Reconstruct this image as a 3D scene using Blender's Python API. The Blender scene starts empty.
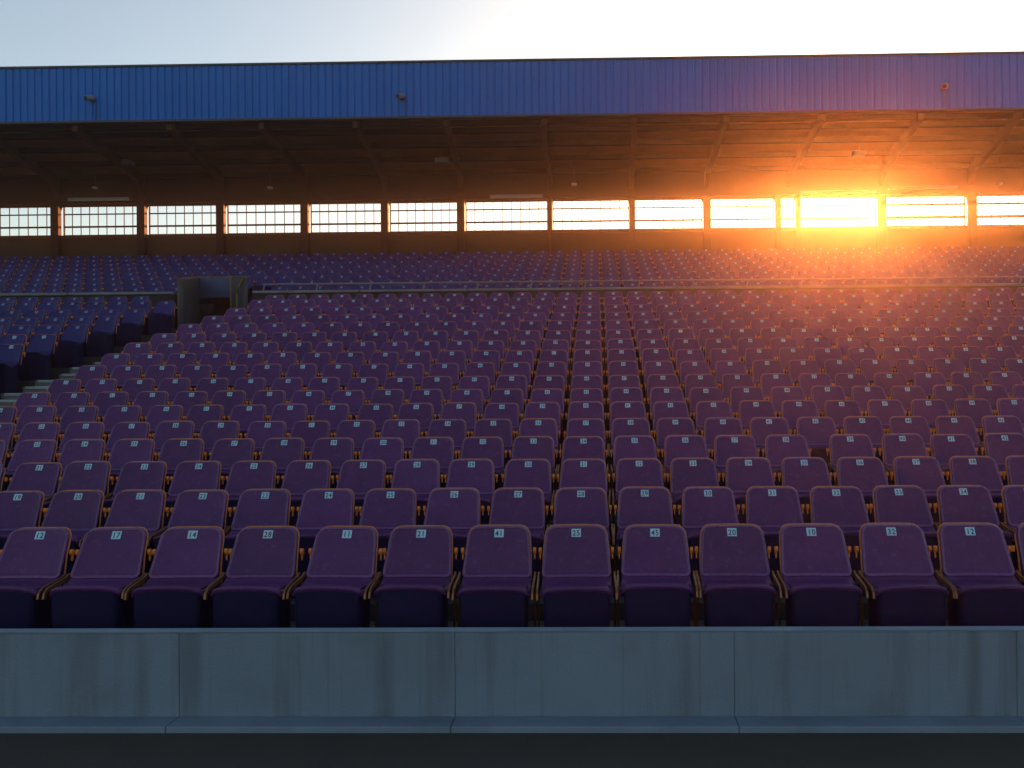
import bpy, bmesh, math, random
import numpy as np
from mathutils import Matrix, Vector, Euler
random.seed(7)
R = math.radians
S = bpy.context.scene
C = S.collection

# ------------------------------------------------------------------ camera
F, PX, PY = 816.0, 583.0, 405.0            # focal length in pixels, optical centre (the lens is shifted)
EYE = Vector((0, 0, 1.75))
ROT = Matrix.Rotation(R(1.03), 3, 'Z') @ Matrix.Rotation(R(90), 3, 'X') @ Matrix.Rotation(R(-0.43), 3, 'Z')
cd = bpy.data.cameras.new('camera')
cam = bpy.data.objects.new('camera', cd); C.objects.link(cam)
cam.matrix_world = Matrix.Translation(EYE) @ ROT.to_4x4()
cd.sensor_width = 36; cd.lens = F / 1024 * 36
cd.shift_x = -(PX - 512) / 1024; cd.shift_y = (PY - 384) / 1024
cd.clip_start = 0.05; cd.clip_end = 3000
S.camera = cam

def ray(px, py):
    return (ROT @ Vector(((px - PX) / F, -(py - PY) / F, -1))).normalized()
def at(px, py, D):                          # the point of the stand seen there at distance D (along Y)
    d = ray(px, py); return EYE + d * (D / d.y)
def to_px(p):
    c = ROT.transposed() @ (Vector(p) - EYE)
    return PX + F * c.x / -c.z, PY - F * c.y / -c.z

# ------------------------------------------------------------------ light
sun_dir = ray(848, 209)
EL = math.asin(sun_dir.z); AZ = math.atan2(sun_dir.x, sun_dir.y)
W = bpy.data.worlds.new('World'); S.world = W; W.use_nodes = True
nt = W.node_tree; bg = nt.nodes['Background']
sky = nt.nodes.new('ShaderNodeTexSky'); sky.sky_type = 'NISHITA'; sky.sun_disc = False
sky.sun_elevation = EL; sky.sun_rotation = AZ
sky.air_density = 1.0; sky.dust_density = 1.2; sky.ozone_density = 0.0
nt.links.new(sky.outputs[0], bg.inputs[0]); bg.inputs[1].default_value = 0.06
sl = bpy.data.lights.new('sun', 'SUN'); sl.energy = 5.0; sl.angle = R(0.5); sl.color = (1.0, 0.26, 0.055)
so = bpy.data.objects.new('sun', sl); C.objects.link(so)
so.rotation_euler = sun_dir.to_track_quat('Z', 'Y').to_euler(); so.location = (10, 30, 20)
S.view_settings.view_transform = 'Standard'; S.view_settings.look = 'None'
S.view_settings.gamma = 1; S.view_settings.use_curve_mapping = False
S.view_settings.exposure = 1.65
HAZE_DENSITY, HAZE_G = 0.0018, 0.885
S.render.engine = 'CYCLES'
S.cycles.use_denoising = True
S.cycles.max_bounces = 8; S.cycles.diffuse_bounces = 4; S.cycles.volume_bounces = 1
S.cycles.transparent_max_bounces = 24

# ------------------------------------------------------------------ materials
def mat(name, col, rough=0.6, metal=0.0, var=0.0, scale=6.0, stretch=(1, 1, 1), bump=0.0, bscale=60, rnd=0.0, spec=0.5, col2=None, island=False, dust=0):
    m = bpy.data.materials.new(name); m.use_nodes = True
    n = m.node_tree.nodes; l = m.node_tree.links; p = n['Principled BSDF']
    p.inputs['Roughness'].default_value = rough; p.inputs['Metallic'].default_value = metal
    p.inputs['Specular IOR Level'].default_value = spec
    p.inputs['Base Color'].default_value = (*col, 1)
    tc = n.new('ShaderNodeTexCoord'); mp = n.new('ShaderNodeMapping'); mp.inputs['Scale'].default_value = stretch
    l.new(tc.outputs['Object'], mp.inputs[0])
    src = None; vec = mp.outputs[0]
    if rnd and not island:                     # every copy gets its own patch of the wear pattern
        oi0 = n.new('ShaderNodeObjectInfo'); sc = n.new('ShaderNodeVectorMath'); sc.operation = 'SCALE'
        sc.inputs[0].default_value = (37, 53, 71); l.new(oi0.outputs['Random'], sc.inputs['Scale'])
        ad = n.new('ShaderNodeVectorMath'); l.new(mp.outputs[0], ad.inputs[0]); l.new(sc.outputs[0], ad.inputs[1]); vec = ad.outputs[0]
    if var:
        nz = n.new('ShaderNodeTexNoise'); nz.inputs['Scale'].default_value = scale; nz.inputs['Detail'].default_value = 6
        nz.inputs['Roughness'].default_value = 0.65
        l.new(vec, nz.inputs['Vector'])
        rp = n.new('ShaderNodeValToRGB'); rp.color_ramp.elements[0].position = .3; rp.color_ramp.elements[1].position = .72
        lo = col2 or tuple(c * (1 - var) for c in col)
        rp.color_ramp.elements[0].color = (*lo, 1); rp.color_ramp.elements[1].color = (*col, 1)
        l.new(nz.outputs[0], rp.inputs[0]); src = rp.outputs[0]
        mr = n.new('ShaderNodeMapRange'); mr.inputs[3].default_value = min(1, rough + .12); mr.inputs[4].default_value = max(0.05, rough - .1)
        l.new(nz.outputs[0], mr.inputs[0]); l.new(mr.outputs[0], p.inputs['Roughness'])
    if dust and src:
        n2 = n.new('ShaderNodeTexNoise'); n2.inputs['Scale'].default_value = 22; n2.inputs['Detail'].default_value = 8; n2.inputs['Roughness'].default_value = .75
        l.new(vec, n2.inputs['Vector'])
        m2 = n.new('ShaderNodeMapRange'); m2.inputs[1].default_value = .56; m2.inputs[2].default_value = .74; m2.inputs[4].default_value = dust
        l.new(n2.outputs[0], m2.inputs[0])
        mx = n.new('ShaderNodeMix'); mx.data_type = 'RGBA'; l.new(m2.outputs[0], mx.inputs[0]); l.new(src, mx.inputs[6])
        mx.inputs[7].default_value = (*[c * .6 + .10 for c in col], 1); src = mx.outputs[2]
    if rnd:
        if island: oi = n.new('ShaderNodeNewGeometry'); o = oi.outputs['Random Per Island']
        else: oi = n.new('ShaderNodeObjectInfo'); o = oi.outputs['Random']
        mr = n.new('ShaderNodeMapRange'); mr.inputs[3].default_value = 1 - rnd; mr.inputs[4].default_value = 1 + rnd
        l.new(o, mr.inputs[0])
        hs = n.new('ShaderNodeHueSaturation'); l.new(mr.outputs[0], hs.inputs['Value'])
        if src: l.new(src, hs.inputs['Color'])
        else: hs.inputs['Color'].default_value = (*col, 1)
        src = hs.outputs[0]
    if src: l.new(src, p.inputs['Base Color'])
    if bump:
        nb = n.new('ShaderNodeTexNoise'); nb.inputs['Scale'].default_value = bscale; nb.inputs['Detail'].default_value = 4
        l.new(mp.outputs[0], nb.inputs['Vector'])
        b = n.new('ShaderNodeBump'); b.inputs['Strength'].default_value = bump; b.inputs['Distance'].default_value = 0.01
        l.new(nb.outputs[0], b.inputs['Height']); l.new(b.outputs[0], p.inputs['Normal'])
    return m

M = {}
M['purple'] = mat('purple_plastic', (.088, .022, .120), .42, var=.25, scale=9, bump=.06, bscale=220, rnd=.12, spec=.3, dust=.55)
M['purple_far'] = mat('purple_plastic_rows', (.088, .022, .120), .42, var=.2, scale=3, rnd=.15, island=True, spec=.3)
M['indigo'] = mat('indigo_plastic', (.018, .014, .125), .42, var=.2, scale=3, spec=.3, rnd=.15)
M['indigo_far'] = mat('indigo_plastic_rows', (.018, .014, .125), .42, var=.2, scale=3, spec=.3, rnd=.15, island=True)
M['rim'] = mat('highlit_purple_edge', (.16, .06, .185), .28, var=.35, scale=14, rnd=.13)  # edge highlight put into a lighter purple
M['rim_light'] = mat('rim_light_copper', (.55, .17, .04), .35, var=.35, scale=30)  # golden sunlit edges of the backs, put in as colour
M['base'] = mat('dark_navy_plastic', (.010, .009, .05), .7, var=.3, scale=5, spec=.12)
M['amber'] = mat('amber_glint', (.80, .22, .02), .35, var=.3, scale=40)  # low sun glints between the seats, put in as colour
M['sun_tinted'] = mat('sun_tinted_metal', (.24, .10, .04), .4, .5, var=.3, scale=30)  # metal side arms with the sun's orange put into their colour
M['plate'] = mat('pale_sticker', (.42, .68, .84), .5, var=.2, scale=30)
M['plate_mid'] = mat('dim_sticker', (.26, .44, .58), .5, var=.3, scale=30)  # dimmer copy of the pale sticker for the merged purple rows
M['plate_far'] = mat('dimmest_sticker', (.16, .26, .38), .5, var=.3, scale=30)  # dimmest sticker copy, for the merged indigo rows
M['ink'] = mat('dark_ink', (.03, .04, .06), .6)
M['concrete'] = mat('concrete', (.18, .255, .33), .9, var=.35, scale=1.6, bump=.35, bscale=45)
M['step'] = mat('step_concrete', (.19, .21, .225), .9, var=.4, scale=2.5, bump=.3, bscale=40)
M['terrace'] = mat('terrace_concrete', (.055, .055, .06), .9, var=.4, scale=2, bump=.3, bscale=40)
M['asphalt'] = mat('asphalt', (.048, .043, .035), .93, var=.35, scale=1.2, bump=.7, bscale=160)
M['blue'] = mat('blue_cladding', (.001, .14, .55), .5, spec=.2, var=.18, scale=1.3, stretch=(1, 1, .25))
M['trim'] = mat('dark_trim', (.02, .022, .03), .5)
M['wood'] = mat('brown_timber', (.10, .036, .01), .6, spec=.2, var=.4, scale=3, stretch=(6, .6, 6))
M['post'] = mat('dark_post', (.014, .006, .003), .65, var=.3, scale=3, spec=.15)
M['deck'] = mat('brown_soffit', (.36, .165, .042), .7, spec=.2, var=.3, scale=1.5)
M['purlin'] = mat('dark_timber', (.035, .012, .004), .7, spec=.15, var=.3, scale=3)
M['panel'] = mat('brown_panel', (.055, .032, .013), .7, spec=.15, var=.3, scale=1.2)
M['mullion'] = mat('grey_green_metal', (.012, .018, .018), .7, .0, spec=.1)
M['coated'] = mat('grey_blue_enamel', (.17, .20, .26), .5, var=.15, scale=12)
M['parapet'] = mat('dark_parapet', (.022, .02, .03), .9, var=.3, scale=2)
M['nosing'] = mat('pale_nosing', (.42, .48, .50), .8, var=.3, scale=8)
M['side'] = mat('grey_blue_wall', (.055, .07, .085), .8, var=.3, scale=3)
M['navy'] = mat('navy_panel', (.015, .05, .14), .6, var=.2, scale=2)
M['steel'] = mat('grey_metal', (.20, .22, .24), .5, .4, var=.2, scale=20)
M['white'] = mat('white_enamel', (.36, .38, .42), .45, var=.15, scale=12)
M['yellow'] = mat('ochre_paint', (.20, .12, .04), .6, var=.3, scale=20)
M['dark'] = mat('black_void', (.008, .008, .009), .9)

def wall_mat():
    m = mat('stained_concrete', (.168, .228, .30), .9, var=.15, scale=1.1, bump=.5, bscale=70)
    n = m.node_tree.nodes; l = m.node_tree.links; p = n['Principled BSDF']
    src = p.inputs['Base Color'].links[0].from_socket
    tc = n.new('ShaderNodeTexCoord')
    def streak(sx, sz, lo, hi, dark, src):
        mp = n.new('ShaderNodeMapping'); mp.inputs['Scale'].default_value = (sx, 1, sz)
        l.new(tc.outputs['Object'], mp.inputs[0])
        nz = n.new('ShaderNodeTexNoise'); nz.inputs['Scale'].default_value = 1; nz.inputs['Detail'].default_value = 5
        l.new(mp.outputs[0], nz.inputs['Vector'])
        mr = n.new('ShaderNodeMapRange'); mr.inputs[1].default_value = lo; mr.inputs[2].default_value = hi
        mr.inputs[3].default_value = 0; mr.inputs[4].default_value = 1
        l.new(nz.outputs[0], mr.inputs[0])
        mx = n.new('ShaderNodeMix'); mx.data_type = 'RGBA'; mx.blend_type = 'MULTIPLY'
        l.new(mr.outputs[0], mx.inputs[0]); l.new(src, mx.inputs[6]); mx.inputs[7].default_value = (*dark, 1)
        return mx.outputs[2]
    src = streak(7, .7, .52, .75, (.68, .66, .63), src)
    src = streak(2.2, 2.0, .55, .8, (.78, .76, .73), src)
    src = streak(26, .5, .6, .8, (.8, .78, .75), src)
    l.new(src, p.inputs['Base Color'])
    return m
M['wall'] = wall_mat()

def glass_mat():
    m = bpy.data.materials.new('window_glass'); m.use_nodes = True
    n = m.node_tree.nodes; l = m.node_tree.links; n.clear()
    o = n.new('ShaderNodeOutputMaterial'); t = n.new('ShaderNodeBsdfTransparent'); g = n.new('ShaderNodeBsdfGlossy')
    t.inputs[0].default_value = (.95, .97, .96, 1); g.inputs['Roughness'].default_value = .08
    fr = n.new('ShaderNodeFresnel'); fr.inputs[0].default_value = 1.3
    mx = n.new('ShaderNodeMixShader')
    l.new(fr.outputs[0], mx.inputs[0]); l.new(t.outputs[0], mx.inputs[1]); l.new(g.outputs[0], mx.inputs[2])
    l.new(mx.outputs[0], o.inputs[0]); return m
M['glass'] = glass_mat()

# ------------------------------------------------------------------ mesh helpers
def tag(o, label=None, cat=None, group=None, kind=None):
    if label: o['label'] = label
    if cat: o['category'] = cat
    if group: o['group'] = group
    if kind: o['kind'] = kind
    return o
def empty(name, loc, label, cat, group=None):
    o = bpy.data.objects.new(name, None); C.objects.link(o); o.location = loc
    o.empty_display_size = .2
    return tag(o, label, cat, group)

class MB:
    def __init__(s): s.v = []; s.f = []; s.m = []
    def add(s, vs, fs, mi=0):
        b = len(s.v); s.v += [tuple(v) for v in vs]; s.f += [tuple(i + b for i in f) for f in fs]; s.m += [mi] * len(fs)
    def box(s, x0, x1, y0, y1, z0, z1, mi=0):
        vs = [(x, y, z) for z in (z0, z1) for y in (y0, y1) for x in (x0, x1)]
        s.add(vs, [(0, 2, 3, 1), (4, 5, 7, 6), (0, 1, 5, 4), (2, 6, 7, 3), (0, 4, 6, 2), (1, 3, 7, 5)], mi)
    def beam(s, a, b, w, h, up=Vector((0, 0, 1)), mi=0, w2=None, h2=None):   # box beam whose top edge runs a->b
        a = Vector(a); b = Vector(b); d = (b - a).normalized(); sd = d.cross(up).normalized(); u = sd.cross(d)
        vs = []
        for p, ww, hh in ((a, w, h), (b, w2 or w, h2 or h)):
            for i, j in ((-.5, 0), (.5, 0), (.5, -1), (-.5, -1)): vs.append(p + sd * ww * i + u * hh * j)
        s.add(vs, [(3, 2, 1, 0), (4, 5, 6, 7), (0, 1, 5, 4), (1, 2, 6, 5), (2, 3, 7, 6), (3, 0, 4, 7)], mi)
    def tube(s, pts, r, n=8, mi=0):
        pts = [Vector(p) for p in pts]; rings = []
        for i, p in enumerate(pts):
            d = (pts[min(i + 1, len(pts) - 1)] - pts[max(i - 1, 0)]).normalized()
            a = d.cross(Vector((0, 0, 1)));  a = a if a.length > .05 else d.cross(Vector((1, 0, 0)))
            a.normalize(); b = a.cross(d)
            rings.append([p + (a * math.cos(t) + b * math.sin(t)) * r for t in [2 * math.pi * k / n for k in range(n)]])
        vs = [v for g in rings for v in g]; fs = []
        for i in range(len(pts) - 1):
            for k in range(n): fs.append((i * n + k, i * n + (k + 1) % n, (i + 1) * n + (k + 1) % n, (i + 1) * n + k))
        fs.append(tuple(range(n - 1, -1, -1))); fs.append(tuple((len(pts) - 1) * n + k for k in range(n)))
        s.add(vs, fs, mi)
    def prism(s, poly, x0, x1, mi=0):        # (y, z) outline extruded along x
        n = len(poly); vs = [(x0, y, z) for y, z in poly] + [(x1, y, z) for y, z in poly]
        s.add(vs, [tuple(range(n)), tuple(range(2 * n - 1, n - 1, -1))] + [(i, n + i, n + (i + 1) % n, (i + 1) % n) for i in range(n)], mi)
    def mesh(s, name, mats, smooth=False):
        me = bpy.data.meshes.new(name); me.from_pydata(s.v, [], s.f)
        for m in mats: me.materials.append(M[m])
        if len(mats) > 1: me.polygons.foreach_set('material_index', s.m)
        bm = bmesh.new(); bm.from_mesh(me); bmesh.ops.recalc_face_normals(bm, faces=bm.faces); bm.to_mesh(me); bm.free()
        if smooth:
            me.polygons.foreach_set('use_smooth', [True] * len(me.polygons))
            if smooth != True: me.set_sharp_from_angle(angle=R(smooth))
        me.update(); return me
    def build(s, name, mats, parent=None, smooth=False, bevel=0):
        if isinstance(mats, str): mats = [mats]
        o = bpy.data.objects.new(name, s.mesh(name, mats, smooth)); C.objects.link(o)
        if parent:
            o.parent = parent; o.matrix_parent_inverse = Matrix.Translation(-parent.location)
        if bevel:
            b = o.modifiers.new('bevel', 'BEVEL'); b.width = bevel; b.segments = 2; b.limit_method = 'ANGLE'
        return o

# ------------------------------------------------------------------ rows (from the front wall up)
SP = 0.5                                                      # seat spacing
inv = [12.82]
for d in (2.9, 2.35, 1.75, 1.95, 1.75, 1.5, 1.5, 1.4, 1.4, 1.5, 1.8, 2.1, 2.2, 2.3, 2.75, 2.05): inv.append(inv[-1] + d)
lab_y = [533.4, 494, 464, 441, 422.8, 405.8, 391.6, 378.3, 364.5, 352.5, 342, 332, 322.5, 314.5, 306.8, 298.6, 293.6]
LZ, LY = .735, .115                                           # height and setback of the number plate on a seat
rows = []
for v, y in zip(inv, lab_y):
    D = F * SP * v / 1000
    z = EYE.z + (PY - y) * D / F
    rows.append((D - LY, z - LZ))                             # seat origin (y, floor z)
upper = []
for i in range(8):
    t = i / 7; D = 19.5 + 5.6 * t; y = 285 - 33.5 * t - 1.5 * math.sin(math.pi * t)
    upper.append((D - LY, EYE.z + (PY - y) * D / F - LZ))

# ------------------------------------------------------------------ ground
g = MB(); g.box(-150, 150, -150, 150, -.3, 0)
tag(g.build('ground', 'asphalt'), 'dark worn asphalt in front of the stand', kind='structure')
k = MB()
xs = [-.80 + 1.54 * i for i in range(-9, 10)]
for a, b in zip(xs, xs[1:]): k.box(a + .0012, b - .0012, 4.352, 4.497, -.1, .034)
tag(k.build('kerb', 'concrete', bevel=.006), 'pale concrete kerb strip at the foot of the wall', kind='structure')

# front wall
wl = empty('concrete_wall', (0, 4.57, 0), 'low stained concrete wall with panel joints below the front row', 'wall')
wb = MB()
for a, b in zip(xs, xs[1:]): wb.box(a + .001, b - .001, 4.50, 4.562, -.1, .497)
wb.box(xs[0], xs[-1], 4.510, 4.555, -.1, .48)
wb.build('wall_panel', 'wall', wl, bevel=.003)
cb = MB()
cb.box(xs[0], xs[-1], 4.496, 4.568, .4975, .508)
cb.build('coping', 'concrete', wl, bevel=.006)

# ------------------------------------------------------------------ grandstand
gs = empty('grandstand', (0, 15, 0), 'seating stand with blue clad roof, brown soffit and strip windows', 'grandstand')
AX0, AX1 = -8.93, -7.47                                       # stair aisle between the two blocks
def step_profile():
    pr = []
    for i, (y, z) in enumerate(rows):
        yf = y - .40 if i else 4.66
        pr += [(yf, rows[i - 1][1] if i else -.1), (yf, z)]
    pr += [(18.55, rows[-1][1]), (18.55, -.1)]
    return pr
tb = MB(); pr = step_profile()
tb.prism(pr, AX1 + .003, 18); tb.prism(pr, -20, AX0 - .003)
# upper tier
up = [(18.95, rows[-1][1])]
for i, (y, z) in enumerate(upper):
    yf = y - .40
    up += [(yf, up[-1][1]), (yf, z)]
up += [(25.9, upper[-1][1]), (25.9, 0), (18.95, 0)]
tb.prism(up, -7.95, 24); tb.prism(up, -26, -9.75)
up2 = [p for p in up]; up2 = [(max(y, 20.6), z) for y, z in up]
tb.prism(up2, -9.747, -7.953)
tb.build('terrace', 'terrace', gs)
st = MB()
for i, (y, z) in enumerate(rows):
    yf = y - .40 if i else 4.66; z0 = rows[i - 1][1] if i else 0
    yn = rows[i + 1][0] - .40 if i + 1 < len(rows) else 18.3
    half = (z0 + z) / 2
    st.box(AX0, AX1, yf - .28, yf, -.1, half); st.box(AX0, AX1, yf, yn - (.28 if i < len(rows) - 1 else 0) - .002, -.1, z)
for i, (y, z) in enumerate(rows):
    yf = y - .40 if i else 4.66; z0 = rows[i - 1][1] if i else 0
    st.box(AX0 + .05, AX1 - .05, yf - .015, yf + .05, z - .035, z + .006, 1); st.box(AX0 + .05, AX1 - .05, yf - .295, yf - .23, (z0 + z) / 2 - .035, (z0 + z) / 2 + .006, 1)
st.build('stair', ['step', 'nosing'], gs, bevel=.008)
# cross aisle parapet
pp = MB()
DP = 18.75
zc = at(600, 288.3, DP).z
for a, b in ((-7.95, 22), (-24, -9.75)):
    pp.box(a, b, DP - .06, DP + .2, rows[-1][1] - .2, zc - .05)
pp.build('parapet', 'parapet', gs)
pc = MB(); x = -7.95
while x < 20: pc.box(x + .006, x + 2.49, DP - .1, DP + .22, zc - .05, zc + .012); x += 2.5
pc.build('coping', 'step', gs, bevel=.015)
pc = MB(); x = -9.75
while x > -24: pc.box(x - 2.49, x - .006, DP - .1, DP + .22, zc - .05, zc + .012); x -= 2.5
pc.build('coping', 'step', gs, bevel=.015)

# back wall, posts, windows
DB = 26.0
zsill, ztop = at(600, 229.8, DB).z, at(600, 199.5, DB).z
zbeam, zroof = at(600, 186.5, 25.75).z, at(600, 184, 25.75).z
bw = MB(); bw.box(-27, 24, DB, DB + .15, upper[-1][1] - .3, zsill - .09)
bw.build('back_wall', 'panel', gs)
sb = MB(); sb.box(-27, 24, DB - .06, DB + .2, zsill - .088, zsill); sb.build('sill', 'wood', gs, bevel=.01)
eb = MB(); eb.box(-27, 24, DB - .30, DB + .2, ztop, zbeam + .4); eb.build('eave_beam', 'purlin', gs)
post_px = [(-214, 0), (-125, 0), (-36, .25), (56, .25), (142, .25), (221, .25), (305, .24), (385, .23), (461, .24), (550, .15), (632, .16), (707, .23), (778, .17), (798, .15), (882, .24), (972, .25), (1062, .25), (1150, .25)]
posts = []
for px, w in post_px:
    w = w or .3; X = at(px, 220, DB - .15).x; posts.append((X, w))
    pb = MB(); pb.box(X - w / 2, X + w / 2, DB - .25, DB - .063, upper[-1][1], zbeam + .3)
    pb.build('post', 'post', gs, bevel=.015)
for (xa, wa), (xb, wb_) in zip(posts, posts[1:]):
    a, b = xa + wa / 2, xb - wb_ / 2
    if b - a < .2: continue
    fm = MB(); n = max(2, round((b - a) / .29)); H = ztop - zsill
    t = .030
    fm.box(a, a + t, DB + .02, DB + .07, zsill, ztop); fm.box(b - t, b, DB + .02, DB + .07, zsill, ztop)
    fm.box(a + t, b - t, DB + .02, DB + .07, zsill, zsill + t); fm.box(a + t, b - t, DB + .02, DB + .07, ztop - t, ztop)
    for kk in range(1, n):
        xx = a + (b - a) * kk / n
        fm.box(xx - .010, xx + .010, DB + .035, DB + .055, zsill + t, ztop - t)
    thick = 1.7 if xa > 8.8 else 1
    fm.box(a + t, b - t, DB + .025, DB + .065, zsill + .30 * H - .026 * thick, zsill + .30 * H + .026 * thick)
    fm.box(a + t, b - t, DB + .028, DB + .062, zsill + .72 * H - .018 * thick, zsill + .72 * H + .018 * thick)
    # rounded top corners beside the posts
    for sx, x0 in ((1, a), (-1, b)):
        vs = [(x0, DB - .1, ztop + .02), (x0, DB - .1, ztop - .16)] + [(x0 + sx * (.16 - .16 * math.cos(q)), DB - .1, ztop - .16 + .16 * math.sin(q)) for q in [R(22.5 * j) for j in range(1, 5)]] + [(x0 + sx * .16, DB - .1, ztop + .02)]
        m_ = len(vs); vs2 = [(v[0], v[1] + .05, v[2]) for v in vs]
        fm.add(vs + vs2, [tuple(range(m_)), tuple(range(2 * m_ - 1, m_ - 1, -1))] + [(i, m_ + i, m_ + (i + 1) % m_, (i + 1) % m_) for i in range(m_)])
    fo = fm.build('window', 'mullion', gs)
    gl = MB(); gl.add([(a + .01, DB + .045, zsill + .01), (b - .01, DB + .045, zsill + .01), (b - .01, DB + .045, ztop - .01), (a + .01, DB + .045, ztop - .01)], [(0, 1, 2, 3)])
    po = gl.build('pane', 'glass'); po.parent = fo

# roof
DF = 21.5
zf0, zf1 = at(600, 114, DF).z, at(600, 59.3, DF).z
roof = MB()
roof.prism([(DF + .1, zf0 + .05), (26.6, zbeam + .42), (26.6, zbeam + .6), (DF + .1, zf1 - .06)], -27, 24)
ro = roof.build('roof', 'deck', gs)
def under(y): return zf0 + .05 + (y - DF - .1) * (zbeam + .37 - zf0) / (26.6 - DF - .1)
fb = MB(); x = -27; prof = []
while x < 24:
    prof += [(x, 0), (x + .135, 0), (x + .15, .028), (x + .18, .028)]; x += .195
vs = [(px_, DF + dy, z) for z in (zf0, zf1) for px_, dy in prof]; n = len(prof)
fb.add(vs, [(i, i + 1, n + i + 1, n + i) for i in range(n - 1)])
fo = fb.build('fascia', 'blue'); fo.parent = ro; fo.matrix_parent_inverse = ro.matrix_world.inverted()
tr = MB(); tr.box(-27, 24, DF - .035, DF + .12, zf1 - .02, zf1 + .035); tr.box(-27, 24, DF - .03, DF + .1, zf0 - .05, zf0 + .012)
o = tr.build('fascia_trim', 'trim', bevel=.008); o.parent = ro
raf = [(170, 221), (262, 305), (356, 385), (446, 461), (544, 550), (634, 632), (726, 707), (822, 790), (920, 882), (1018, 972), (1116, 1062), (76, 142), (-18, 56), (-112, -36), (-206, -125)]
for pf, pb_ in raf:
    xf, xb = at(pf, 118, DF + .2).x, at(pb_, 200, DB - .4).x
    b = MB()
    for s0, s1, h0, h1 in ((0, .88, .26, .32), (.88, 1, .32, .62)):
        y0, y1 = DF + .15 + (DB - .31 - DF - .15) * s0, DF + .15 + (DB - .31 - DF - .15) * s1
        b.beam((xf + (xb - xf) * s0, y0, under(y0) - .01), (xf + (xb - xf) * s1, y1, under(y1) - .01), .15, h0, h2=h1)
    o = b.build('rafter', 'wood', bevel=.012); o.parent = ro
for py in (121, 129, 143, 157, 170.5, 183):
    lo, hi = DF + .1, DB
    for _ in range(40):
        m_ = (lo + hi) / 2
        if to_px((0, m_, under(m_) - .06))[1] < py: lo = m_
        else: hi = m_
    b = MB(); b.box(-27, 24, lo - .06, lo + .06, under(lo) - .13, under(lo) + .03)
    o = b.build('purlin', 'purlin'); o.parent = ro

# stairwell entrance at the head of the aisle
def slab(mb, a, b, z0, z1, t, mi=0, z2=None):
    za = z1; zb2 = z1 if z2 is None else z2
    a = Vector((a[0], a[1], 0)); b = Vector((b[0], b[1], 0)); d = (b - a).normalized(); nrm = Vector((-d.y, d.x, 0)) * t / 2
    vs = [Vector((*(p + s_ * nrm).xy, z0 if lo else (za if p is a else zb2))) for lo in (1, 0) for p, s_ in ((a, 1), (b, 1), (b, -1), (a, -1))]
    mb.add(vs, [(3, 2, 1, 0), (4, 5, 6, 7), (0, 1, 5, 4), (1, 2, 6, 5), (2, 3, 7, 6), (3, 0, 4, 7)], mi)
A = at(180, 279, 17.75); B = at(197, 278, 19.6); Cc = at(232, 278, 19.6); Dd = at(246, 277.5, 18.75)
zt = A.z; zb_ = at(210, 298, 19.6).z; zf = rows[-1][1]
en = empty('stairwell_entrance', (B.x, 19, zf), 'open stairwell entrance with navy back panel at the head of the aisle', 'entrance')
m_ = MB(); slab(m_, A, B, zf - 1, A.z, .12, 0, B.z); m_.build('side_wall', 'side', en, bevel=.01)
m_ = MB(); slab(m_, Cc, Dd, zf - 1, Cc.z, .09, 0, Dd.z); m_.build('side_wall', 'side', en, bevel=.01)
m_ = MB(); slab(m_, B, Cc, zb_, B.z + .002, .09, 0, Cc.z + .002); m_.build('back_panel', 'navy', en, bevel=.006)
m_ = MB(); slab(m_, (B.x, B.y + .9), (Cc.x, Cc.y + .9), zf - 1, zb_, .05); m_.box(B.x, Cc.x, 19.66, 20.5, zb_ - .02, zb_ + .03)
m_.build('doorway', 'dark', en)
m_ = MB(); dA = (B - A).normalized()
m_.tube([(A.x, A.y - .07, zf - .6), (A.x, A.y - .07, A.z), (A.x - .02, A.y + .1, A.z + .03), (B.x, B.y, B.z + .03), (Cc.x, Cc.y, Cc.z + .03), (Dd.x, Dd.y, Dd.z + .03)], .013)
m_.tube([(Cc.x + .02, Cc.y - .1, Cc.z + .02), (Cc.x + .02, Cc.y - .1, zf)], .03)
m_.tube([(Dd.x - .02, Dd.y - .05, Dd.z + .02), (Dd.x - .12, Dd.y + .02, Dd.z - .12), (Dd.x - .20, Dd.y + .05, Dd.z - .22), (Dd.x - .24, Dd.y + .06, Dd.z - .36), (Dd.x - .25, Dd.y + .06, zf)], .022)
m_.build('handrail', 'yellow', en, smooth=40)

# railing on the parapet
rl = empty('parapet_railing', (8, DP, zc), 'thin grey pipe railing on the parapet below the upper tier', 'railing')
m_ = MB(); m_.tube([(-7.8, DP + .16, zc + .19), (22, DP + .16, zc + .19)], .022); m_.build('rail', 'steel', rl, smooth=40)
x = -7.8
while x < 12:
    m_ = MB(); m_.tube([(x, DP + .16, zc), (x + .05, DP + .16, zc + .19)], .018, 6); m_.build('stanchion', 'steel', rl, smooth=40); x += 1.25

# ------------------------------------------------------------------ fittings on the roof
def fascia_camera(px, py, where):
    p = at(px, py, DF - .12)
    e = empty('security_camera', (p.x, DF, p.z), 'small grey security camera on the blue fascia, ' + where, 'camera', 'security cameras on the fascia')
    m_ = MB(); m_.tube([(p.x, DF + .005, p.z + .02), (p.x, DF - .10, p.z + .02)], .018); m_.box(p.x - .06, p.x + .06, DF - .012, DF + .004, p.z - .04, p.z + .06)
    m_.build('bracket', 'trim', e)
    m_ = MB(); d = Vector((-.5, -.75, -.3)).normalized(); c = Vector((p.x, DF - .13, p.z + .02))
    m_.tube([c - d * .10, c - d * .09, c + d * .10], .07, 12); m_.build('housing', 'coated', e, smooth=40)
    m_ = MB(); m_.tube([c + d * .101, c + d * .125], .052, 12); m_.build('lens', 'dark', e, smooth=40)
    m_ = MB(); m_.tube([(p.x + .09, DF - .02, p.z), (p.x + .09, DF - .02, zf0)], .012, 6); m_.build('cable', 'trim', e)
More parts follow.
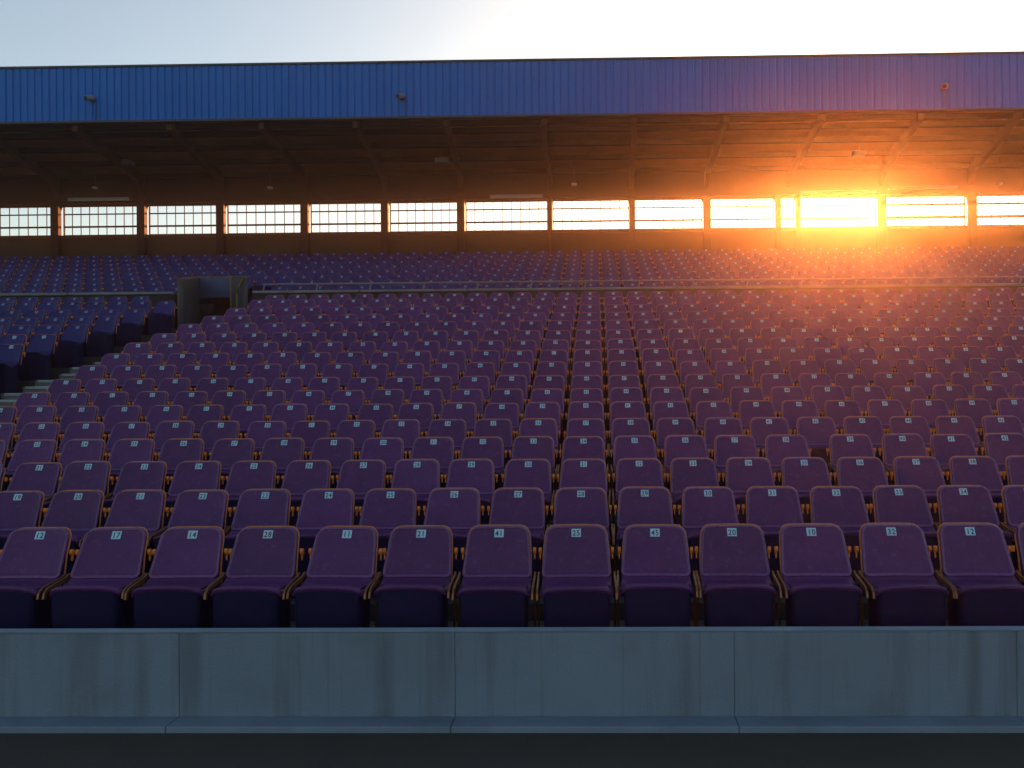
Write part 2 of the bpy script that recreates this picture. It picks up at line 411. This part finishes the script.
fascia_camera(90, 99, 'nearest its dark end')
fascia_camera(401, 97, 'the middle one')
fascia_camera(945, 87, 'on the sunset side')
def box_light(px, py, D, w, where):
    p = at(px, py, D)
    e = empty('hanging_light', (p.x, D, p.z), 'grey box floodlight hanging under the brown soffit, ' + where, 'light', 'box floodlights under the roof')
    m_ = MB(); m_.prism([(D - .14, p.z + .05), (D - .12, p.z - .06), (D + .14, p.z - .06), (D + .16, p.z + .05), (D + .08, p.z + .09), (D - .08, p.z + .09)], p.x - w / 2, p.x + w / 2)
    m_.build('housing', 'coated', e, bevel=.01)
    m_ = MB(); m_.tube([(p.x, D, p.z + .09), (p.x, D, under(D))], .012, 6); m_.build('stem', 'steel', e)
    m_ = MB(); m_.box(p.x - w / 2 + .03, p.x + w / 2 - .03, D - .10, D + .12, p.z - .066, p.z - .059); m_.build('diffuser', 'glass', e)
    m_ = MB(); m_.tube([(p.x + w / 2, D, p.z + .03), (p.x + w / 2 + .12, D, p.z + .05), (p.x + w / 2 + .22, D, p.z - .05)], .008, 6); m_.build('cable', 'trim', e)
box_light(126, 163, 24.2, .38, 'beyond the stairwell entrance')
box_light(442, 161.5, 24.2, .38, 'above the middle windows')
box_light(859, 154, 23.9, .36, 'above the bright sun')
def small_fitting(px, py, D, where):
    p = at(px, py, D)
    e = empty('ceiling_sensor', (p.x, D, p.z), 'tiny white round sensor under the soffit, ' + where, 'sensor', 'round sensors under the roof')
    m_ = MB(); m_.tube([(p.x, D, p.z - .03), (p.x, D, p.z - .01), (p.x, D, p.z + .03)], .085, 14); m_.build('housing', 'white', e, smooth=40)
    m_ = MB(); m_.tube([(p.x, D, p.z + .03), (p.x, D, under(D) + .01)], .009, 8); m_.build('stem', 'trim', e)
small_fitting(95, 188, 25.0, 'above the darkest window')
small_fitting(270, 188, 25.0, 'above the stairwell side windows')
small_fitting(574, 184.5, 24.9, 'over the middle of the stand')
small_fitting(1000, 184, 25.0, 'past the sun')
def tube_light(pa, pb_, py, where):
    a = at(pa, py, 25.5); b = at(pb_, py, 25.5)
    e = empty('tube_light', ((a.x + b.x) / 2, 25.5, a.z), 'long thin tube light on the beam over the windows, ' + where, 'tube light', 'tube lights on the eave beam')
    m_ = MB(); m_.tube([(a.x, 25.5, a.z), (b.x, 25.5, a.z)], .028, 10); m_.build('tube', 'white', e, smooth=40)
    m_ = MB(); m_.box(a.x + .02, b.x - .02, 25.45, 25.70, a.z + .025, a.z + .07); m_.build('batten', 'steel', e)
    for xx in (a.x, b.x):
        m_ = MB(); m_.box(xx - .02, xx + .02, 25.47, 25.53, a.z - .035, a.z + .05); m_.build('end_cap', 'trim', e)
tube_light(68, 130, 200.5, 'nearest the dark end')
tube_light(490, 543, 197.5, 'above the middle windows')
tube_light(800, 876, 193.5, 'right above the sun')
tube_light(890, 958, 189, 'just past the sun')

# ------------------------------------------------------------------ seats
def ring_pts(hw_b, hw_t, h, rt, rb, n, inset=0):
    pts = []
    def arc(cx, cz, r, a0, a1):
        for j in range(n + 1):
            a = R(a0 + (a1 - a0) * j / n); pts.append((cx + r * math.cos(a), cz + r * math.sin(a)))
    rt2, rb2 = max(.004, rt - inset), max(.004, rb - inset)
    arc(hw_t - inset - rt2, h - inset - rt2, rt2, 0, 90); arc(-(hw_t - inset - rt2), h - inset - rt2, rt2, 90, 180)
    arc(-(hw_b - inset - rb2), inset + rb2, rb2, 180, 270); arc(hw_b - inset - rb2, inset + rb2, rb2, 270, 360)
    out = []
    for i, p in enumerate(pts):                # extra points along the straight sides so the panel can curve
        q = pts[(i + 1) % len(pts)]; out.append(p)
        if i % (n + 1) == n:
            mm = (6 if n > 2 else 3) if (i // (n + 1)) % 2 == 0 else 2
            out += [(p[0] + (q[0] - p[0]) * j / mm, p[1] + (q[1] - p[1]) * j / mm) for j in range(1, mm)]
    return out
Z0, Z1, LEAN = .480, .777, .145
def back_map(u, v, d):                       # u across, v up the panel (0..H), d depth towards the sitter
    H = Z1 - Z0; t = v / H
    y = -.005 + LEAN * t - .02 * math.sin(math.pi * min(1, max(0, t))) * 0 + .018 * (1 - (u / .215) ** 2) - d
    return (u, y, Z0 + v)
def backrest(hi=True):
    m_ = MB(); n = 5 if hi else 2; H = Z1 - Z0; a = (.218, .199, H, .066, .032, n)
    loops = []
    spec = ((0.006, -.020), (0.0, -.012), (0.0, .004), (.004, .009), (.011, .009), (.016, .003), (.024, .001)) if hi else ((0.0, -.018), (0.0, .008), (.012, .008), (.02, .002))
    for ins, d in spec: loops.append([back_map(u, v, d) for u, v in ring_pts(*a, ins)])
    ins, d = spec[-1]; base = ring_pts(*a, ins)
    for s_ in ((.75, .5, .25) if hi else (.5,)): loops.append([back_map(u * s_, H / 2 + (v - H / 2) * s_, d) for u, v in base])
    N = len(base)
    vs = [p for L in loops for p in L]; fs = []
    rim_mi = 1 if hi else 0
    for i in range(len(loops) - 1):
        for j in range(N): fs.append((i * N + j, i * N + (j + 1) % N, (i + 1) * N + (j + 1) % N, (i + 1) * N + j))
    fs.append(tuple(range((len(loops) - 1) * N, len(loops) * N))); fs.append(tuple(range(N)))
    m_.add(vs, fs)
    lo_, hi_ = (2, 5) if hi else (1, 2)
    m_.m = [1 if lo_ * N <= k < hi_ * N else 0 for k in range(len(fs))]   # shiny rolled edge, its highlight put in as a lighter purple
    return m_
def rim_light_hoop(hi=True):                     # added hoop behind the shell that puts golden rim light in as copper
    m_ = MB(); H = Z1 - Z0
    P = ring_pts(.2175, .1985, H, .066, .032, 4 if hi else 1)
    P = [p for p in P if p[1] > .05]; P.sort(key=lambda p: math.atan2(p[1] - .05, p[0]))
    pts = [back_map(u, v, -.026) for u, v in P]
    pts = [(pts[0][0], pts[0][1] - .03, Z0 - .03)] + pts + [(pts[-1][0], pts[-1][1] - .03, Z0 - .03)]
    m_.tube(pts, .0065, 6 if hi else 4); return m_
def seat_pan(hi=True):
    m_ = MB(); U = 14 if hi else 6
    prof = [(.03, .50), (.004, .474), (-.03, .462), (-.10, .460), (-.18, .470), (-.222, .479), (-.238, .4805), (-.247, .477), (-.250, .470), (-.248, .461), (-.238, .448)]
    if not hi: prof = [prof[i] for i in (0, 2, 5, 7, 10)]
    vs = []
    for (y, z) in prof:
        front = min(1, max(0, (-y) / .24))
        for j in range(U + 1):
            u = -1 + 2 * j / U; e = abs(u)
            hw = .212 + .014 * front
            x = u * hw
            yy = y + .055 * front ** 2 * max(0, (e - .6) / .4) ** 2.4
            zz = z - (.012 * e ** 2 + .042 * max(0, (e - .62) / .38) ** 2.2) * front + .012 * e ** 2 * (1 - front)
            vs.append((x, yy, zz))
    fs = []
    for i in range(len(prof) - 1):
        for j in range(U): fs.append((i * (U + 1) + j, i * (U + 1) + j + 1, (i + 1) * (U + 1) + j + 1, (i + 1) * (U + 1) + j))
    # skirts
    for j in (0, U):
        b = len(vs); col = [i * (U + 1) + j for i in range(len(prof) - 1)]
        for c in col: x, y, z = vs[c]; vs.append((x * .985, y, z - .03))
        for q in range(len(col) - 1): fs.append((col[q], col[q + 1], b + q + 1, b + q))
    m_.add(vs, fs); return m_
def seat_base(hi=True):
    m_ = MB(); n = 3 if hi else 1; r = .035
    loops = []
    for z, hw, yf, yb in ((.452, .203, -.236, .02), (.25, .198, -.232, .02), (.0, .19, -.225, .02)):
        L = []
        for cx, cy, a0 in ((hw - r, yf + r, 270), (hw - r, yb - r, 0), (-hw + r, yb - r, 90), (-hw + r, yf + r, 180)):
            for j in range(n + 1):
                a = R(a0 + 90 * j / n); L.append((cx + r * math.cos(a), cy + r * math.sin(a), z))
        loops.append(L)
    N = len(loops[0]); vs = [p for L in loops for p in L]
    fs = [(i * N + j, i * N + (j + 1) % N, (i + 1) * N + (j + 1) % N, (i + 1) * N + j) for i in range(2) for j in range(N)]
    fs += [tuple(range(N)), tuple(range(3 * N - 1, 2 * N - 1, -1))]
    m_.add(vs, fs); return m_
def bracket(sx):
    m_ = MB(); x = sx * .2385
    pth = [(-.235, .40), (-.225, .435), (-.19, .462), (-.10, .478), (-.01, .492), (.03, .51)]
    for (y0, z0), (y1, z1) in zip(pth, pth[1:]): m_.beam((x, y0, z0), (x, y1, z1), .012, .026)
    m_.tube([(x, -.02, .47), (x, -.01, .02)], .008, 6)
    return m_
def glint(sx, hi=True):                        # added block behind the backrest edge, sun glint put into its amber colour
    m_ = MB(); x0, x1 = sorted((sx * .221, sx * .240))
    out = [(.098, .648), (.090, .630), (.098, .612), (.108, .606), (.118, .612), (.124, .63), (.116, .646)]
    if not hi: out = out[::2]
    m_.prism(out, x0, x1)
    if hi:
        m_.prism([(.104, .606), (.098, .58), (.106, .570), (.114, .582), (.116, .606)], x0 + .006, x1 - .006)
    return m_

digits = {}
for ch in '0123456789':
    cu = bpy.data.curves.new('digit', 'FONT'); cu.body = ch; cu.size = 1; cu.align_x = 'CENTER'; cu.offset = .02
    ob = bpy.data.objects.new('digit', cu); C.objects.link(ob)
    me = bpy.data.meshes.new_from_object(ob.evaluated_get(bpy.context.evaluated_depsgraph_get()))
    digits[ch] = ([tuple(v.co) for v in me.vertices], [tuple(p.vertices) for p in me.polygons])
    bpy.data.objects.remove(ob); bpy.data.curves.remove(cu); bpy.data.meshes.remove(me)
H_ = Z1 - Z0; sl_ = LEAN / H_
def plate_mb(num):
    m_ = MB(); v0 = LZ - Z0
    def q(u, v, d): # on the tilted panel
        return (u, -.005 + sl_ * (v0 + v) + .018 - .0015 - d, LZ + v)
    w, h = .030, .024
    vs = [q(sx * w, sz * h, d) for d in (-.004, .0035) for sx, sz in ((-1, -1), (1, -1), (1, 1), (-1, 1))]
    m_.add(vs, [(4, 5, 6, 7), (0, 1, 5, 4), (1, 2, 6, 5), (2, 3, 7, 6), (3, 0, 4, 7)], 0)
    if num is not None:
        s_ = .045
        for i, ch in enumerate(num):
            dv, df = digits[ch]; off = (i - (len(num) - 1) / 2) * .026
            m_.add([q(off + x * s_, (y - .35) * s_, .0048) for x, y, z in dv], df, 1)
    return m_
plates = {}
def plate(num):
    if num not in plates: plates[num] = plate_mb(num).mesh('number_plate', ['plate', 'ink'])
    return plates[num]

meshes = {'backrest': backrest().mesh('backrest', ['purple', 'rim'], 35), 'rim_light_hoop': rim_light_hoop().mesh('rim_light_hoop', ['rim_light'], 60), 'seat_pan': seat_pan().mesh('seat_pan', ['purple'], 50),
          'seat_base': seat_base().mesh('seat_base', ['base'], 40)}
brk = [bracket(s_).mesh('side_bracket', ['sun_tinted'], 40) for s_ in (-1, 1)]
glints = [glint(s_).mesh('sun_glint', ['amber'], 50) for s_ in (-1, 1)]
blue_mesh = {}
for nm in ('backrest', 'seat_pan'):
    blue_mesh[nm] = meshes[nm].copy(); blue_mesh[nm].materials[0] = M['indigo']
    if nm == 'backrest': blue_mesh[nm].materials[1] = M['indigo']

def proto(blue, brackets):
    r = bpy.data.objects.new('stadium_seat', None); r.empty_display_size = .1
    kids = []
    src = dict(meshes);  src.update(blue_mesh if blue else {})
    for nm in ('backrest', 'seat_pan', 'seat_base', 'rim_light_hoop'): kids.append(bpy.data.objects.new(nm, src[nm]))
    for c in glints: kids.append(bpy.data.objects.new('sun_glint', c))
    if brackets:
        for c in brk: kids.append(bpy.data.objects.new('side_bracket', c))
    kids.append(bpy.data.objects.new('number_plate', plate('1')))
    return r, kids
protos = {(b, k): proto(b, k) for b in (0, 1) for k in (0, 1)}
def place(loc, rz, tilt, blue, brackets, num, label, group):
    r, kids = protos[(blue, brackets)]
    e = r.copy(); C.objects.link(e); e.location = loc; e.rotation_euler = (tilt, 0, rz)
    tag(e, label, 'stadium seat', group)
    for kd in kids:
        c = kd.copy(); C.objects.link(c); c.parent = e
        if kd.name.startswith('number_plate'): c.data = plate(num)
    return e

ORD = ['', 'first', 'second', 'third', 'fourth', 'fifth', 'sixth', 'seventh', 'eighth', 'ninth', 'tenth', 'eleventh', 'twelfth', 'thirteenth', 'fourteenth', 'fifteenth', 'sixteenth', 'seventeenth', 'eighteenth']
far = {False: [], True: []}                  # the distant seats, (x, y, z, rz)
front_no = {-8: '15', -7: '12', -6: '17', -5: '14', -4: '28', -3: '11', -2: '21', -1: '41', 0: '25', 1: '45', 2: '20', 3: '10', 4: '32', 5: '12'}
X0 = -.14
def jit(): return random.gauss(0, .004), random.gauss(0, .005), random.gauss(0, R(1.2)), random.gauss(0, R(1.0))
for i, (y, z) in enumerate(rows):
    near = i < 12
    inside, lower_left = [], []
    lim_l, lim_r = -PX / F * y - 3.6, (1024 - PX) / F * y + 3.4
    kk = -60
    while kk < 40:
        X = X0 + SP * kk
        if i == 3 and X > 2.05: X += .13
        dx, dy, rz, tl = jit()
        right_block = X - .24 > AX1; left_block = X + .20 < AX0 + .01
        if lim_l < X < lim_r and (right_block or left_block):
            xa = to_px((X - .21, y, z + .7))[0]; xb = to_px((X + .21, y, z + .7))[0]
            if not right_block and y > 17.3 and X > -9.9: kk += 1; continue
            if near and xb > 3 and xa < 1021:
                (inside if right_block else lower_left).append((kk, X + dx, y + dy, z, rz, tl))
            else: far[not right_block].append((X + dx, y + dy, z, rz))
        kk += 1
    rowname = 'front row' if i == 0 else ORD[i + 1] + ' row up from the concrete wall'
    n = len(inside)
    aisle = to_px((AX1, y, z + .6))[0] > -5
    for j, (kk, X, yy, zz, rz, tl) in enumerate(inside):
        if j == 0: pos = 'beside the stair aisle' if aisle else 'leftmost one'
        elif j == n - 1: pos = 'rightmost one'
        elif j < n / 2: pos = ORD[j + 1] + (' from the stair aisle' if aisle else ' from left')
        else: pos = ORD[n - j] + ' from right'
        num = front_no.get(kk, str(kk + 20)) if i == 0 else str((kk + 24 + 3 * i) % 60 + 1)
        place((X, yy, zz), rz, tl, 0, 1 if i < 5 else 0, num, f'purple plastic stadium seat, {rowname}, {pos}', f'purple seats in the {rowname}')
    n = len(lower_left)
    for j, (kk, X, yy, zz, rz, tl) in enumerate(lower_left):
        pos = 'aisle end' if j == n - 1 else ORD[n - j] + ' from the aisle'
        place((X, yy, zz), rz, tl, 1, 0, str((kk + 50) % 60 + 1), f'dark indigo seat across the stair aisle, {ORD[i+1]} row up, {pos}', 'indigo seats across the stair aisle')
for i, (y, z) in enumerate(upper):
    X = X0 - SP * 46
    lim_l, lim_r = -PX / F * y - 3.0, (1024 - PX) / F * y + 3.0
    while X < lim_r:
        if X > lim_l and not (i < 2 and -9.95 < X < -7.75):
            dx, dy, rz, tl = jit(); far[True].append((X + dx, y + dy, z, rz))
        X += SP
def merged(name, spots, body, label):
    parts = [(backrest(False), 0), (seat_pan(False), 0), (seat_base(False), 1), (rim_light_hoop(False), 4), (glint(-1, False), 2), (glint(1, False), 2), (plate_mb(None), 3)]
    V = []; Fs = []; mi = []; sm = []
    for pm, m0 in parts:
        b = len(V); V += pm.v; Fs += [tuple(q + b for q in f) for f in pm.f]; mi += [5 if q else 0 for q in pm.m] if m0 == 0 else [m0] * len(pm.f)
    tmp = bpy.data.meshes.new('t'); tmp.from_pydata(V, [], Fs)
    bm = bmesh.new(); bm.from_mesh(tmp); bmesh.ops.recalc_face_normals(bm, faces=bm.faces); bm.to_mesh(tmp); bm.free()
    Fs = [tuple(p.vertices) for p in tmp.polygons]; bpy.data.meshes.remove(tmp)
    V = np.array(V); allv = []; allf = []; allm = []
    for q, (x, y, z, rz) in enumerate(spots):
        c, s_ = math.cos(rz), math.sin(rz)
        P = np.stack([V[:, 0] * c - V[:, 1] * s_ + x, V[:, 0] * s_ + V[:, 1] * c + y, V[:, 2] + z], 1)
        allv.append(P); b = q * len(V); allf += [tuple(k_ + b for k_ in f) for f in Fs]; allm += mi
    me = bpy.data.meshes.new(name); me.from_pydata(np.concatenate(allv).tolist(), [], allf)
    for m0 in (body, 'base', 'amber', 'plate_far' if body == 'indigo_far' else 'plate_mid', 'rim_light', 'indigo_far' if body == 'indigo_far' else 'rim'): me.materials.append(M[m0])
    me.polygons.foreach_set('material_index', allm)
    me.polygons.foreach_set('use_smooth', [True] * len(allf)); me.set_sharp_from_angle(angle=R(40))
    o = bpy.data.objects.new(name, me); C.objects.link(o)
    tag(o, label, 'stadium seats', kind='stuff')
merged('distant_purple_seats', far[False], 'purple_far', 'distant rows of small purple seats below the cross aisle')
merged('distant_indigo_seats', far[True], 'indigo_far', 'distant indigo seats of the upper tier and beyond the aisle')
print('seats', sum(1 for o in C.objects if o.name.startswith('stadium_seat')), len(far[False]), len(far[True]))

# ------------------------------------------------------------------ haze
hz = MB(); hz.box(-152, 152, -152, 152, -1.3, zf1 + .6)
m = bpy.data.materials.new('haze'); m.use_nodes = True; n = m.node_tree.nodes; n.clear()
o = n.new('ShaderNodeOutputMaterial'); v = n.new('ShaderNodeVolumePrincipled')
v.inputs['Color'].default_value = (1, .86, .72, 1); v.inputs['Density'].default_value = HAZE_DENSITY; v.inputs['Anisotropy'].default_value = HAZE_G
m.node_tree.links.new(v.outputs[0], o.inputs['Volume']); M['haze'] = m
tag(hz.build('haze', 'haze'), 'thin golden evening haze filling the stand', kind='stuff')
